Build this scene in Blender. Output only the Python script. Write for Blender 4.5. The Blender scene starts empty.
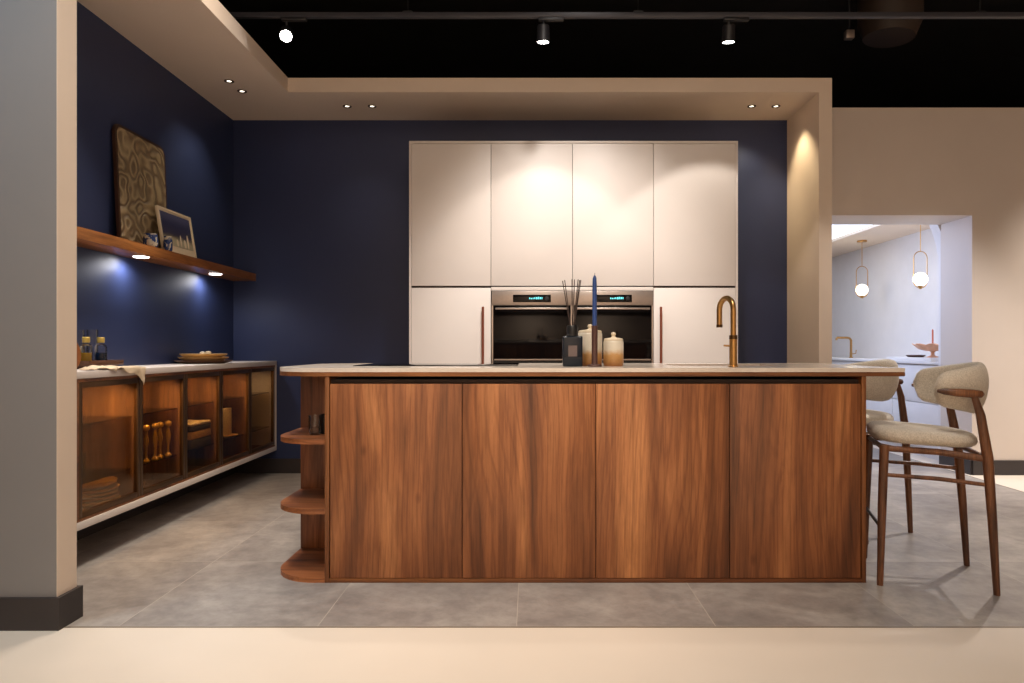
import bpy, bmesh, math, random
from mathutils import Vector, Matrix, noise
random.seed(7)
PI = math.pi
COL = bpy.context.scene.collection
scene = bpy.context.scene

# ------------------------------------------------------------ materials
def srgb(r, g, b):
    f = lambda c: (c/255/12.92) if c/255 <= .04045 else ((c/255+.055)/1.055)**2.4
    return (f(r), f(g), f(b), 1)

class NT:
    def __init__(s, name):
        s.m = bpy.data.materials.new(name); s.m.use_nodes = True
        s.t = s.m.node_tree; s.b = s.t.nodes['Principled BSDF']; s.o = s.t.nodes['Material Output']
    def n(s, ty, **k):
        nd = s.t.nodes.new(ty)
        for a, v in k.items(): setattr(nd, a, v)
        return nd
    def l(s, a, b): s.t.links.new(a, b)
    def ramp(s, fac, stops):
        r = s.n('ShaderNodeValToRGB'); e = r.color_ramp.elements
        while len(e) < len(stops): e.new(.5)
        for i, (p, c) in enumerate(stops): e[i].position = p; e[i].color = c
        s.l(fac, r.inputs[0]); return r.outputs[0]
    def mapping(s, scale, src='Object', rand=0):
        tc = s.n('ShaderNodeTexCoord'); mp = s.n('ShaderNodeMapping'); mp.inputs['Scale'].default_value = scale
        if rand:
            oi = s.n('ShaderNodeObjectInfo'); mu = s.n('ShaderNodeMath', operation='MULTIPLY'); mu.inputs[1].default_value = rand
            s.l(oi.outputs['Random'], mu.inputs[0])
            ad = s.n('ShaderNodeVectorMath', operation='ADD'); s.l(tc.outputs[src], ad.inputs[0]); s.l(mu.outputs[0], ad.inputs[1])
            s.l(ad.outputs[0], mp.inputs['Vector'])
        else: s.l(tc.outputs[src], mp.inputs['Vector'])
        return mp.outputs[0]
    def noise(s, vec, scale, detail=4, rough=.55, dist=0):
        n = s.n('ShaderNodeTexNoise'); s.l(vec, n.inputs['Vector'])
        n.inputs['Scale'].default_value = scale; n.inputs['Detail'].default_value = detail
        n.inputs['Roughness'].default_value = rough; n.inputs['Distortion'].default_value = dist
        return n.outputs['Fac']
    def mix(s, a, b, fac, mode='MIX'):
        m = s.n('ShaderNodeMix', data_type='RGBA', blend_type=mode)
        for sock, v in ((m.inputs[0], fac), (m.inputs[6], a), (m.inputs[7], b)):
            if hasattr(v, 'is_output'): s.l(v, sock)
            else: sock.default_value = v
        return m.outputs[2]
    def bump(s, h, strength=.2, dist=.01):
        b = s.n('ShaderNodeBump'); b.inputs['Strength'].default_value = strength; b.inputs['Distance'].default_value = dist
        s.l(h, b.inputs['Height']); s.l(b.outputs[0], s.b.inputs['Normal'])

def plain(name, col, rough=.5, metal=0, var=.06, scale=6, bump=0, coat=0, spec=None):
    k = NT(name); v = k.mapping((1,1,1))
    f = k.noise(v, scale, 3)
    c1 = tuple(min(1, x*(1-var)) for x in col[:3])+(1,); c2 = tuple(min(1, x*(1+var)) for x in col[:3])+(1,)
    k.l(k.ramp(f, [(.3, c1), (.7, c2)]), k.b.inputs['Base Color'])
    k.b.inputs['Roughness'].default_value = rough; k.b.inputs['Metallic'].default_value = metal
    k.b.inputs['Coat Weight'].default_value = coat
    if spec is not None: k.b.inputs['Specular IOR Level'].default_value = spec
    if bump: k.bump(k.noise(v, 220, 3), bump, .002)
    return k.m

def wood(name, dark, mid, light, axis='Z', rough=.42, sc=1.0, rand=17, gain=1.0):
    k = NT(name)
    st = .11
    s3 = {'Z': (1,1,st), 'X': (st,1,1), 'Y': (1,st,1)}[axis]
    v = k.mapping(tuple(x*sc for x in s3), rand=rand)
    band = k.noise(v, 5.5, 2, .5, .6)          # broad streaks
    fig = k.noise(v, 16, 3, .55, 1.6)       # cathedral-like figure
    fine = k.noise(v, 110, 3, .65)
    wv = k.mapping(tuple(x*sc for x in {'Z': (1,1,.3), 'X': (.3,1,1), 'Y': (1,.3,1)}[axis]), rand=rand)
    w = k.n('ShaderNodeTexWave', wave_type='BANDS', bands_direction={'Z':'X','X':'Z','Y':'X'}[axis]); k.l(wv, w.inputs['Vector'])
    hv = k.mapping(tuple(x*sc for x in {'Z': (1,1,.03), 'X': (.03,1,1), 'Y': (1,.03,1)}[axis]), rand=rand); hair = k.noise(hv, 170, 4, .7); hair2 = k.noise(hv, 48, 3, .6)
    w.inputs['Scale'].default_value = 10; w.inputs['Distortion'].default_value = 34; w.inputs['Detail'].default_value = 1.5
    w.inputs['Detail Scale'].default_value = .22; w.inputs['Detail Roughness'].default_value = .5
    c = k.ramp(band, [(.32, dark), (.5, mid), (.68, light)])
    lines = k.ramp(w.outputs['Fac'], [(.0, (.6,.55,.5,1)), (.15, (.9,.88,.86,1)), (.4, (1,1,1,1))])
    c = k.mix(c, lines, .5, 'MULTIPLY')
    figc = k.ramp(fig, [(.34, (.62,.58,.54,1)), (.52, (1,1,1,1)), (.75, (1.0,1.0,1.0,1))])
    c = k.mix(c, figc, .6, 'MULTIPLY')
    fc = k.ramp(fine, [(.3, (.74,.71,.68,1)), (.55, (1,1,1,1))])
    c = k.mix(c, fc, .5, 'MULTIPLY')
    c = k.mix(c, k.ramp(hair, [(.38, (.62,.56,.5,1)), (.52, (1,1,1,1))]), .5, 'MULTIPLY')
    c = k.mix(c, k.ramp(hair2, [(.33, (.7,.64,.58,1)), (.5, (1,1,1,1)), (.7, (1.12,1.1,1.06,1))]), .8, 'MULTIPLY')
    # sparse knots
    kv = k.mapping(tuple(x*(2.6 if x == 1 else .9) for x in (1,1,.999) ) if False else {'Z':(2.3,2.3,1.3),'X':(1.3,2.3,2.3),'Y':(2.3,1.3,2.3)}[axis], rand=rand)
    vo = k.n('ShaderNodeTexVoronoi'); k.l(kv, vo.inputs['Vector']); vo.inputs['Scale'].default_value = 1.6
    kn = k.ramp(vo.outputs['Distance'], [(.02, (.45,.38,.33,1)), (.07, (1,1,1,1))])
    c = k.mix(c, kn, .6, 'MULTIPLY')
    k.l(c, k.b.inputs['Base Color'])
    k.b.inputs['Roughness'].default_value = rough
    k.bump(fine, .08, .001)
    return k.m

def emis(name, col, st):
    k = NT(name); k.b.inputs['Base Color'].default_value = col
    k.b.inputs['Emission Color'].default_value = col; k.b.inputs['Emission Strength'].default_value = st
    return k.m

def glass(name, tint, refl=.5, rough=.03):
    k = NT(name); t = k.n('ShaderNodeBsdfTransparent'); t.inputs[0].default_value = tint
    g = k.n('ShaderNodeBsdfGlossy'); g.inputs['Roughness'].default_value = rough
    fr = k.n('ShaderNodeFresnel'); fr.inputs[0].default_value = 1.45
    mu = k.n('ShaderNodeMath', operation='MULTIPLY'); mu.inputs[1].default_value = refl; k.l(fr.outputs[0], mu.inputs[0])
    mx = k.n('ShaderNodeMixShader'); k.l(mu.outputs[0], mx.inputs[0]); k.l(t.outputs[0], mx.inputs[1]); k.l(g.outputs[0], mx.inputs[2])
    k.l(mx.outputs[0], k.o.inputs[0]); return k.m

M = {}
M['blue'] = plain('blue_paint', srgb(43,54,90), .45, var=.05, scale=2, bump=.05)
M['plaster'] = plain('warm_white_plaster', srgb(226,208,190), .7, var=.03, scale=2, bump=.05)
M['white_wall'] = plain('white_wall_paint', srgb(212,200,190), .7, var=.03, scale=1.5, bump=.05)
M['stub'] = plain('shade_darkened_wall_paint', srgb(132,130,130), .7, var=.03, scale=1.5)  # wall colour darkened to stand in for the dim light on the front face
M['cool_wall'] = plain('far_room_paint', srgb(226,222,222), .7, var=.02)
M['black_ceiling'] = plain('black_ceiling_paint', srgb(26,22,20), .85, var=.2, scale=3)
M['skirting'] = plain('black_skirting', srgb(52,46,46), .45)
M['door_white'] = plain('white_matt_lacquer', srgb(232,222,214), .45, var=.015, scale=3)
M['shell_white'] = plain('white_cabinet_shell', srgb(226,214,206), .4, var=.03)
M['walnut'] = wood('walnut_veneer', srgb(102,60,34), srgb(158,98,58), srgb(204,138,86), 'Z', gain=1)
M['walnut_x'] = wood('walnut_veneer_flat', srgb(118,68,38), srgb(162,98,56), srgb(190,122,74), 'X')
M['walnut_y'] = wood('walnut_veneer_shelf', srgb(116,68,30), srgb(156,96,46), srgb(184,120,62), 'Y')
M['interior'] = wood('cabinet_interior_wood', srgb(98,64,38), srgb(132,90,54), srgb(158,112,70), 'Z', rough=.5)
M['edge'] = wood('walnut_edging', srgb(108,62,32), srgb(134,82,42), srgb(156,98,54), 'X', rough=.4)
M['edge_z'] = wood('walnut_edging_upright', srgb(108,62,32), srgb(134,82,42), srgb(156,98,54), 'Z', rough=.4)
M['stoolwood'] = wood('dark_walnut_legs', srgb(88,54,34), srgb(122,78,50), srgb(148,98,64), 'Z', rough=.38, sc=3)
M['recess'] = plain('dark_grip_recess', srgb(46,26,16), .6)
M['bronze'] = plain('bronze_door_frame', srgb(98,72,48), .35, .75)
M['bronze_glass'] = glass('bronze_tinted_glass', (.92,.78,.58,1), .5, .05)
M['clear'] = glass('clear_glass', (.97,.98,.98,1), .8, .12)
M['shelf_glass'] = glass('shelf_glass', (.72,.66,.55,1), .9)
M['steel'] = plain('brushed_steel', srgb(186,172,162), .35, .85, var=.04, scale=40)
M['steel_dark'] = plain('sink_steel', srgb(90,88,88), .3, .9)
M['black_glass'] = plain('oven_black_glass', srgb(14,11,11), .08, var=.1, spec=.3)
M['hob'] = plain('hob_glass', srgb(12,12,14), .05)
M['black'] = plain('black_plastic', srgb(22,20,20), .4)
M['copper'] = plain('copper_handle', srgb(150,84,62), .35, .5)
M['brass'] = plain('brushed_brass', srgb(190,148,92), .28, .95, var=.05, scale=30)
M['brass_dark'] = plain('dark_brass_ring', srgb(92,66,38), .35, .8)
M['gold'] = plain('gold_metal', srgb(250,206,110), .3, .3)
M['candle'] = plain('navy_candle_wax', srgb(44,72,132), .45)
M['brown'] = plain('brown_ceramic', srgb(78,50,44), .45)
M['navy_glass'] = plain('navy_glass_bottle', srgb(4,18,32), .06, spec=.35)
M['label'] = plain('grey_paper_label', srgb(104,88,84), .6)
M['reed'] = plain('dark_reed', srgb(52,36,30), .7)
M['fabric'] = None
M['cloth'] = plain('cream_linen', srgb(236,214,182), .9, var=.08, scale=12, bump=.4)
M['ochre'] = plain('ochre_ceramic', srgb(196,148,84), .4, var=.12, scale=20)
M['tan'] = plain('tan_ceramic', srgb(214,176,116), .4, var=.1, scale=20)
M['cream'] = plain('cream_ceramic', srgb(232,216,188), .5)
M['tray'] = plain('dark_wooden_tray', srgb(92,58,34), .45, var=.2)
M['amber'] = plain('amber_liquid', srgb(190,150,50), .1, coat=.5)
M['blue_liquid'] = plain('blue_liquid', srgb(20,46,76), .1, coat=.5)
M['capgold'] = plain('yellow_cap', srgb(214,186,96), .35, .3)
M['board'] = wood('round_board_wood', srgb(120,66,28), srgb(172,104,46), srgb(196,130,70), 'Z')
M['peach'] = plain('peach_ceramic', srgb(232,176,138), .45, var=.1, scale=20)
M['coral'] = plain('coral_candle', srgb(214,120,92), .5)
M['grey_textile'] = plain('grey_textile', srgb(78,76,78), .9, var=.1, scale=30, bump=.3)
M['matt_lamp'] = plain('black_lamp_housing', srgb(30,30,34), .4)
M['track'] = plain('grey_track', srgb(58,58,66), .45)
M['duct'] = plain('duct_metal', srgb(50,38,30), .6, 0)
M['lens'] = emis('lamp_lens', (1,.97,.92,1), 45)
M['puck'] = emis('cool_puck_lens', (1,.97,.95,1), 12)
M['downlens'] = emis('warm_downlight_lens', (1,.9,.72,1), 4)
M['globe'] = emis('opal_globe', (1,.93,.8,1), 2.0)
M['sky'] = emis('skylight_daylight', (.80,.88,1,1), 1.5)
M['teal'] = emis('teal_display_digits', (.12,.62,.68,1), 1.1)
M['floor_beige'] = plain('beige_poured_floor', srgb(224,210,194), .45, var=.05, scale=1.1)
M['strip'] = plain('floor_strip_metal', srgb(128,116,100), .4, .4)

def mk_fabric():
    k = NT('boucle_fabric'); v = k.mapping((1,1,1))
    f = k.noise(v, 190, 4, .7); g = k.noise(v, 60, 3)
    c = k.ramp(f, [(.32, srgb(186,174,158)), (.65, srgb(226,216,200))])
    k.l(k.mix(c, (.9,.88,.86,1), k.ramp(g, [(.4,(0,0,0,1)),(.7,(.5,.5,.5,1))]), 'MULTIPLY'), k.b.inputs['Base Color'])
    k.b.inputs['Roughness'].default_value = .95; k.b.inputs['Sheen Weight'].default_value = .2
    k.bump(f, .35, .003); return k.m
M['fabric'] = mk_fabric()

def mk_stone():
    k = NT('pale_quartz_worktop'); v = k.mapping((1,1,1))
    a = k.noise(v, 2.2, 6, .6, 1.2); b = k.noise(v, 60, 3)
    c = k.ramp(a, [(.3, srgb(206,192,178)), (.7, srgb(228,216,204))])
    c = k.mix(c, k.ramp(b, [(.3,(.93,.92,.9,1)),(.6,(1,1,1,1))]), .6, 'MULTIPLY')
    k.l(c, k.b.inputs['Base Color']); k.b.inputs['Roughness'].default_value = .16; return k.m
M['stone'] = mk_stone()

def mk_tiles():
    k = NT('grey_stone_tiles'); tc = k.n('ShaderNodeTexCoord'); sp = k.n('ShaderNodeSeparateXYZ'); k.l(tc.outputs['Object'], sp.inputs[0])
    def mth(op, a, b=None):
        m = k.n('ShaderNodeMath', operation=op)
        for i, v in enumerate((a, b)):
            if v is None: continue
            if hasattr(v, 'is_output'): k.l(v, m.inputs[i])
            else: m.inputs[i].default_value = v
        return m.outputs[0]
    def axis(out, off, size):
        q = mth('DIVIDE', mth('SUBTRACT', out, off), size)
        fr = mth('FRACT', q); fl = mth('FLOOR', q)
        d = mth('MULTIPLY', mth('MINIMUM', fr, mth('SUBTRACT', 1.0, fr)), size)
        return fl, mth('LESS_THAN', d, .0016)
    fx, gx = axis(sp.outputs[0], -.795-7.45, .745); fy, gy = axis(sp.outputs[1], 2.696-8.1, .81)
    g = mth('MAXIMUM', gx, gy)
    cid = k.n('ShaderNodeCombineXYZ'); k.l(fx, cid.inputs[0]); k.l(fy, cid.inputs[1])
    wn = k.n('ShaderNodeTexWhiteNoise', noise_dimensions='3D'); k.l(cid.outputs[0], wn.inputs['Vector'])
    sc = k.n('ShaderNodeVectorMath', operation='SCALE'); k.l(wn.outputs['Color'], sc.inputs[0]); sc.inputs['Scale'].default_value = 9
    ad = k.n('ShaderNodeVectorMath', operation='ADD'); k.l(tc.outputs['Object'], ad.inputs[0]); k.l(sc.outputs[0], ad.inputs[1])
    a = k.noise(ad.outputs[0], 1.9, 7, .62, .7); b = k.noise(ad.outputs[0], 14, 5, .7)
    c = k.ramp(a, [(.28, srgb(126,118,114)), (.5, srgb(154,146,140)), (.72, srgb(182,174,166))])
    c = k.mix(c, k.ramp(b, [(.35,(.76,.75,.74,1)),(.62,(1.04,1.03,1.02,1))]), .85, 'MULTIPLY')
    tv = k.ramp(wn.outputs['Value'], [(0,(.93,.93,.93,1)),(1,(1,1,1,1))])
    c = k.mix(c, tv, 1.0, 'MULTIPLY')
    c = k.mix(c, srgb(176,166,154), g)
    k.l(c, k.b.inputs['Base Color']); k.b.inputs['Roughness'].default_value = .42
    k.bump(b, .06, .002); return k.m
M['tiles'] = mk_tiles()

def mk_glaze():
    k = NT('two_tone_glaze'); tc = k.n('ShaderNodeTexCoord'); sp = k.n('ShaderNodeSeparateXYZ'); k.l(tc.outputs['Object'], sp.inputs[0])
    nz = k.noise(tc.outputs['Object'], 45, 3); m = k.n('ShaderNodeMath', operation='MULTIPLY_ADD'); k.l(nz, m.inputs[0]); m.inputs[1].default_value = .03; k.l(sp.outputs[2], m.inputs[2])
    c = k.ramp(m.outputs[0], [(.02, srgb(150,98,52)), (.07, srgb(196,150,94)), (.095, srgb(222,212,192)), (.2, srgb(226,218,202))])
    sp2 = k.ramp(k.noise(tc.outputs['Object'], 260, 2), [(.3,(.72,.66,.58,1)),(.42,(1,1,1,1))])
    k.l(k.mix(c, sp2, .6, 'MULTIPLY'), k.b.inputs['Base Color']); k.b.inputs['Roughness'].default_value = .3; return k.m
M['glaze'] = mk_glaze()

def mk_relief():
    k = NT('carved_relief_panel'); v = k.mapping((1,1,1))
    w = k.n('ShaderNodeTexWave', wave_type='BANDS'); k.l(v, w.inputs['Vector'])
    w.inputs['Scale'].default_value = 13; w.inputs['Distortion'].default_value = 26; w.inputs['Detail'].default_value = 1; w.inputs['Detail Scale'].default_value = .42; w.inputs['Detail Roughness'].default_value = .6
    n = k.noise(v, 40, 4)
    c = k.ramp(w.outputs['Fac'], [(.05, srgb(128,108,80)), (.5, srgb(150,130,98)), (.95, srgb(176,156,120))])
    c = k.mix(c, k.ramp(n, [(.3,(.8,.78,.75,1)),(.6,(1,1,1,1))]), .6, 'MULTIPLY')
    k.l(c, k.b.inputs['Base Color']); k.b.inputs['Roughness'].default_value = .55; k.bump(w.outputs['Fac'], .8, .012); return k.m
M['relief'] = mk_relief()
M['art_frame'] = plain('dark_brown_frame', srgb(70,44,28), .4)

def mk_print():
    k = NT('landscape_print'); tc = k.n('ShaderNodeTexCoord'); sp = k.n('ShaderNodeSeparateXYZ'); k.l(tc.outputs['Generated'], sp.inputs[0])
    n = k.noise(tc.outputs['Generated'], 5, 4); m = k.n('ShaderNodeMath', operation='MULTIPLY_ADD'); k.l(n, m.inputs[0]); m.inputs[1].default_value = .25; k.l(sp.outputs[2], m.inputs[2])
    c = k.ramp(m.outputs[0], [(.30, srgb(186,176,146)), (.42, srgb(120,112,98)), (.5, srgb(62,58,82)), (.8, srgb(52,54,88)), (1, srgb(78,80,112))])
    k.l(c, k.b.inputs['Base Color']); k.b.inputs['Roughness'].default_value = .35; return k.m
M['print'] = mk_print()
def mk_bluewhite():
    k = NT('blue_and_white_glaze'); tc = k.n('ShaderNodeTexCoord')
    n = k.noise(tc.outputs['Object'], 26, 2, .5, .8)
    c = k.ramp(n, [(.50, srgb(34,58,112)), (.56, srgb(200,192,172))]); k.l(c, k.b.inputs['Base Color']); k.b.inputs['Roughness'].default_value = .2; return k.m
M['bluewhite'] = mk_bluewhite()

# ------------------------------------------------------------ mesh helpers
class MB:
    def __init__(s): s.bm = bmesh.new()
    def box(s, x0, x1, y0, y1, z0, z1, bev=0, seg=2):
        r = bmesh.ops.create_cube(s.bm, size=1)
        vs = r['verts']
        for v in vs:
            v.co = Vector(((x0+x1)/2+v.co.x*(x1-x0), (y0+y1)/2+v.co.y*(y1-y0), (z0+z1)/2+v.co.z*(z1-z0)))
        if bev:
            es = list({e for v in vs for e in v.link_edges})
            bmesh.ops.bevel(s.bm, geom=es, offset=bev, segments=seg, affect='EDGES', profile=.5)
        return s
    def lathe(s, prof, c=(0,0,0), n=32):
        rings = []
        for r, z in prof:
            if r < 1e-6: rings.append([s.bm.verts.new((c[0], c[1], c[2]+z))])
            else: rings.append([s.bm.verts.new((c[0]+r*math.cos(2*PI*i/n), c[1]+r*math.sin(2*PI*i/n), c[2]+z)) for i in range(n)])
        for a, b in zip(rings, rings[1:]):
            for i in range(n):
                j = (i+1) % n
                if len(a) == 1 and len(b) == 1: break
                if len(a) == 1: s.bm.faces.new((a[0], b[j], b[i]))
                elif len(b) == 1: s.bm.faces.new((a[i], a[j], b[0]))
                else: s.bm.faces.new((a[i], a[j], b[j], b[i]))
        return s
    def tube(s, pts, rad, n=12, cap=True):
        pts = [Vector(p) for p in pts]
        if not hasattr(rad, '__len__'): rad = [rad]*len(pts)
        up = None; rings = []
        for i, p in enumerate(pts):
            d = (pts[min(i+1, len(pts)-1)]-pts[max(i-1, 0)]).normalized()
            if up is None: up = Vector((0,0,1)) if abs(d.z) < .9 else Vector((0,1,0))
            u = (up-d*up.dot(d)).normalized(); w = d.cross(u); up = u
            r = rad[i]; ru, rw = (r if hasattr(r, '__len__') else (r, r))
            rings.append([s.bm.verts.new(p+u*ru*math.cos(2*PI*k/n)+w*rw*math.sin(2*PI*k/n)) for k in range(n)])
        for a, b in zip(rings, rings[1:]):
            for k in range(n): s.bm.faces.new((a[k], a[(k+1) % n], b[(k+1) % n], b[k]))
        if cap: s.bm.faces.new(rings[0][::-1]); s.bm.faces.new(rings[-1])
        return s
    def prism(s, poly, z0, z1, bev=0, axis='Z'):
        f = {'Z': lambda a, b, c: (a, b, c), 'Y': lambda a, b, c: (a, c, b), 'X': lambda a, b, c: (c, a, b)}[axis]
        a = [s.bm.verts.new(f(x, y, z0)) for x, y in poly]; b = [s.bm.verts.new(f(x, y, z1)) for x, y in poly]
        s.bm.faces.new(a[::-1]); top = s.bm.faces.new(b)
        for i in range(len(poly)):
            j = (i+1) % len(poly); s.bm.faces.new((a[i], a[j], b[j], b[i]))
        if bev:
            es = [e for e in s.bm.edges if (e.verts[0] in a and e.verts[1] in a) or (e.verts[0] in b and e.verts[1] in b)]
            bmesh.ops.bevel(s.bm, geom=es, offset=bev, segments=2, affect='EDGES')
        return s
    def sphere(s, c, r, seg=24):
        res = bmesh.ops.create_uvsphere(s.bm, u_segments=seg, v_segments=seg//2, radius=1)
        rr = r if hasattr(r, '__len__') else (r, r, r)
        for v in res['verts']: v.co = Vector((c[0]+v.co.x*rr[0], c[1]+v.co.y*rr[1], c[2]+v.co.z*rr[2]))
        return s
    def xf(s, mat): bmesh.ops.transform(s.bm, matrix=mat, verts=s.bm.verts); return s
    def build(s, name, mat, parent=None, smooth=True, loc=None, angle=35):
        bmesh.ops.recalc_face_normals(s.bm, faces=s.bm.faces)
        if loc is not None:
            bmesh.ops.translate(s.bm, vec=-Vector(loc), verts=s.bm.verts)
        me = bpy.data.meshes.new(name)
        if smooth:
            for f in s.bm.faces: f.smooth = True
            for e in s.bm.edges:
                if len(e.link_faces) == 2 and e.calc_face_angle(0) > math.radians(angle): e.smooth = False
        s.bm.to_mesh(me); s.bm.free()
        me.materials.append(mat)
        o = bpy.data.objects.new(name, me); COL.objects.link(o)
        if parent is not None: o.parent = parent
        elif loc is not None: o.location = loc
        return o

def tag(o, label, cat, group=None, kind=None):
    o['label'] = label; o['category'] = cat
    if group: o['group'] = group
    if kind: o['kind'] = kind
    return o
def thing(name, label, cat, loc=(0,0,0), rz=0, group=None):
    o = bpy.data.objects.new(name, None); COL.objects.link(o); o.location = loc; o.rotation_euler = (0,0,rz)
    o.empty_display_size = .1
    return tag(o, label, cat, group)
def struct(name, mb, mat, **k):
    o = mb.build(name, mat, **k); o['kind'] = 'structure'; return o
def dup(root, loc, rz=None, label=None, group=None):
    r = root.copy(); COL.objects.link(r); r.location = loc
    if rz is not None: r.rotation_euler = (0,0,rz)
    if label: r['label'] = label
    if group: r['group'] = group
    for ch in list(root.children):
        c = ch.copy(); COL.objects.link(c); c.parent = r
        for g in list(ch.children):
            d = g.copy(); COL.objects.link(d); d.parent = c
    return r
def at_world(parent, mb, name, mat, **k):
    """mesh given in world coordinates, stored relative to an unrotated parent thing"""
    bmesh.ops.translate(mb.bm, vec=-Vector(parent.location), verts=mb.bm.verts)
    return mb.build(name, mat, parent, **k)
def lamp(kind, name, loc, power, col=(1,.86,.7), size=.05, aim=None, angle=90, blend=.5, sy=None):
    l = bpy.data.lights.new(name, kind); l.energy = power; l.color = col
    if kind == 'SPOT': l.spot_size = math.radians(angle); l.spot_blend = blend; l.shadow_soft_size = size
    elif kind == 'AREA':
        l.size = size
        if sy: l.shape = 'RECTANGLE'; l.size_y = sy
    else: l.shadow_soft_size = size
    o = bpy.data.objects.new(name, l); COL.objects.link(o); o.location = loc
    if aim is not None: o.rotation_euler = (Vector(aim)-Vector(loc)).to_track_quat('-Z', 'Y').to_euler()
    return o

# ------------------------------------------------------------ key measures (metres; camera at origin looking +Y)
CH = 1.045
XL, YB = -2.46, 5.97          # blue left wall, blue back wall
SZ0, SZ1 = 2.925, 3.03        # soffit underside / top
YF = 5.31                     # front of frame and tall units

# ------------------------------------------------------------ structure
struct('floor', MB().box(-2.9, 3.55, 2.69, 10.6, -.05, 0), M['tiles'], smooth=False)
fb = MB().box(-7, 7.5, -5, 2.68, -.05, 0); fb.box(3.56, 7.5, 2.68, 10.6, -.05, 0); fb.box(-7, -2.9, 2.68, 10.6, -.05, 0)
struct('floor.001', fb, M['floor_beige'], smooth=False)
tr = MB().box(-2.9, 3.56, 2.68, 2.69, -.05, .001); tr.box(3.55, 3.56, 2.69, 10.6, -.05, .001)
struct('trim_1', tr, M['strip'], smooth=False)
struct('wall_left', MB().box(XL-.1, XL, 2.78, YB, 0, SZ1), M['blue'], smooth=False)
struct('wall_back', MB().box(XL-.1, 2.131, YB, YB+.1, 0, SZ1), M['blue'], smooth=False)
struct('wall_front_left', MB().box(-7, -1.753, 2.665, 2.78, 0, 3.25), M['stub'], smooth=False)
struct('trim_lit_face', MB().box(-1.753, -1.75, 2.666, 2.78, .12, 3.25), M['plaster'], smooth=False)  # thin lighter skin added so the wall's end face looks brightly lit
struct('wall_niche_right', MB().box(2.131, 2.227, YF, 5.88, 0, SZ0).box(2.131, 2.227, 5.88, YB+.1, 0, SZ0), M['plaster'], smooth=False)
struct('trim_2', MB().box(XL-.1, -1.785, 2.78, YB+.1, SZ0, SZ1).box(-1.785, 2.227, YF, YB+.1, SZ0, SZ1), M['plaster'], smooth=False)
# right wall with wide opening
wr = MB().box(2.227, 2.35, 5.88, 6.33, 0, 3.0).box(3.61, 7.5, 5.88, 6.33, 0, 3.0).box(2.35, 3.61, 5.88, 6.33, 2.12, 3.0)
struct('wall_right', wr, M['white_wall'], smooth=False)
struct('ceiling', MB().box(-7, 7.5, -5, 10.6, 4.3, 4.4), M['black_ceiling'], smooth=False)
struct('wall_far', MB().box(-7, 7.5, 10.6, 10.7, 0, 4.3), M['black_ceiling'], smooth=False)
struct('wall_behind', MB().box(-7, 7.5, -5.1, -5, 0, 4.3), M['plaster'], smooth=False)
struct('wall_outer_left', MB().box(-7.1, -7, -5, 10.6, 0, 4.3), M['plaster'], smooth=False)
struct('wall_outer_right', MB().box(7.5, 7.6, -5, 10.6, 0, 4.3), M['plaster'], smooth=False)
# room beyond the opening
struct('wall_far_room_side', MB().box(4.17, 4.27, 6.33, 10.5, 0, 2.3), M['cool_wall'], smooth=False)
struct('wall_far_room_end', MB().box(1.2, 4.27, 10.5, 10.6, 0, 2.3), M['cool_wall'], smooth=False)
struct('wall_far_room_left', MB().box(1.2, 1.3, 6.33, 10.5, 0, 2.3), M['cool_wall'], smooth=False)
fc = MB().box(3.55, 4.27, 6.33, 10.6, 2.28, 2.36).box(1.2, 3.55, 6.33, 6.62, 2.28, 2.36).box(1.2, 2.3, 6.62, 10.6, 2.28, 2.36).box(2.3,3.55,9.9,10.6,2.28,2.36).box(1.2,4.27,6.33,10.6,2.36,2.4)  # last box: unseen cover added to stop the skylight glowing upward
struct('ceiling.001', fc, M['plaster'], smooth=False)
struct('window_1', MB().box(2.3, 3.55, 6.62, 9.9, 2.31, 2.33), M['sky'], smooth=False)
# arched partition just behind the opening
arc = [(3.665, 0)]
cx0, cz0, R0 = 2.685, 1.74, .98
a = 0
while True:
    x, z = cx0+R0*math.cos(a), cz0+R0*math.sin(a)
    if z > 2.28: break
    arc.append((x, z)); a += .03
arc += [(3.44, 2.28), (4.17, 2.28), (4.17, 0)]
struct('wall_arch', MB().prism(arc, 6.335, 6.46, axis='Y'), M['cool_wall'], smooth=False)
# baseboards
def bb(name, *boxes):
    m = MB()
    for b in boxes: m.box(*b, 0, .12)
    return struct(name, m, M['skirting'], smooth=False)
bb('baseboard_back', (XL+.015, 2.131, YB-.015, YB))
bb('baseboard_left', (XL, XL+.015, 2.78, YB))
bb('baseboard_front_left', (-7, -1.735, 2.65, 2.665), (-1.75, -1.735, 2.665, 2.78), (-2.4, -1.735, 2.78, 2.795))
bb('baseboard_right', (3.61, 7.5, 5.865, 5.88), (3.595, 3.61, 5.88, 6.33))

# ------------------------------------------------------------ kitchen island
IY0, IY1, IX0, IX1 = 3.19, 4.15, -.91, 1.49
isl = thing('kitchen_island', 'long walnut kitchen island with grain-matched panels and rounded open shelves at its left end', 'kitchen island', (.3, 3.67, 0))
def P(n, mb, m, **k): return at_world(isl, mb, n, m, **k)
body = MB().box(IX0+.02, IX1-.02, IY0+.03, IY1-.03, .02, .5)   # hollow carcass under the basin
body.box(IX0+.02, .68, IY0+.03, IY1-.03, .5, .90).box(1.30, IX1-.02, IY0+.03, IY1-.03, .5, .90)
body.box(.68, 1.30, IY0+.03, 3.50, .5, .90).box(.68, 1.30, 4.0, IY1-.03, .5, .90)
P('carcass', body, M['recess'], smooth=False)
P('side_panel', MB().box(IX0, IX0+.02, IY0, IY1, 0, .915, .0015), M['edge_z'])
P('side_panel', MB().box(IX1-.02, IX1, IY0, IY1, 0, .915, .0015), M['edge_z'])
P('plinth', MB().box(IX0+.02, IX1-.02, IY0, IY0+.03, 0, .018, .001), M['edge'])
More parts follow.
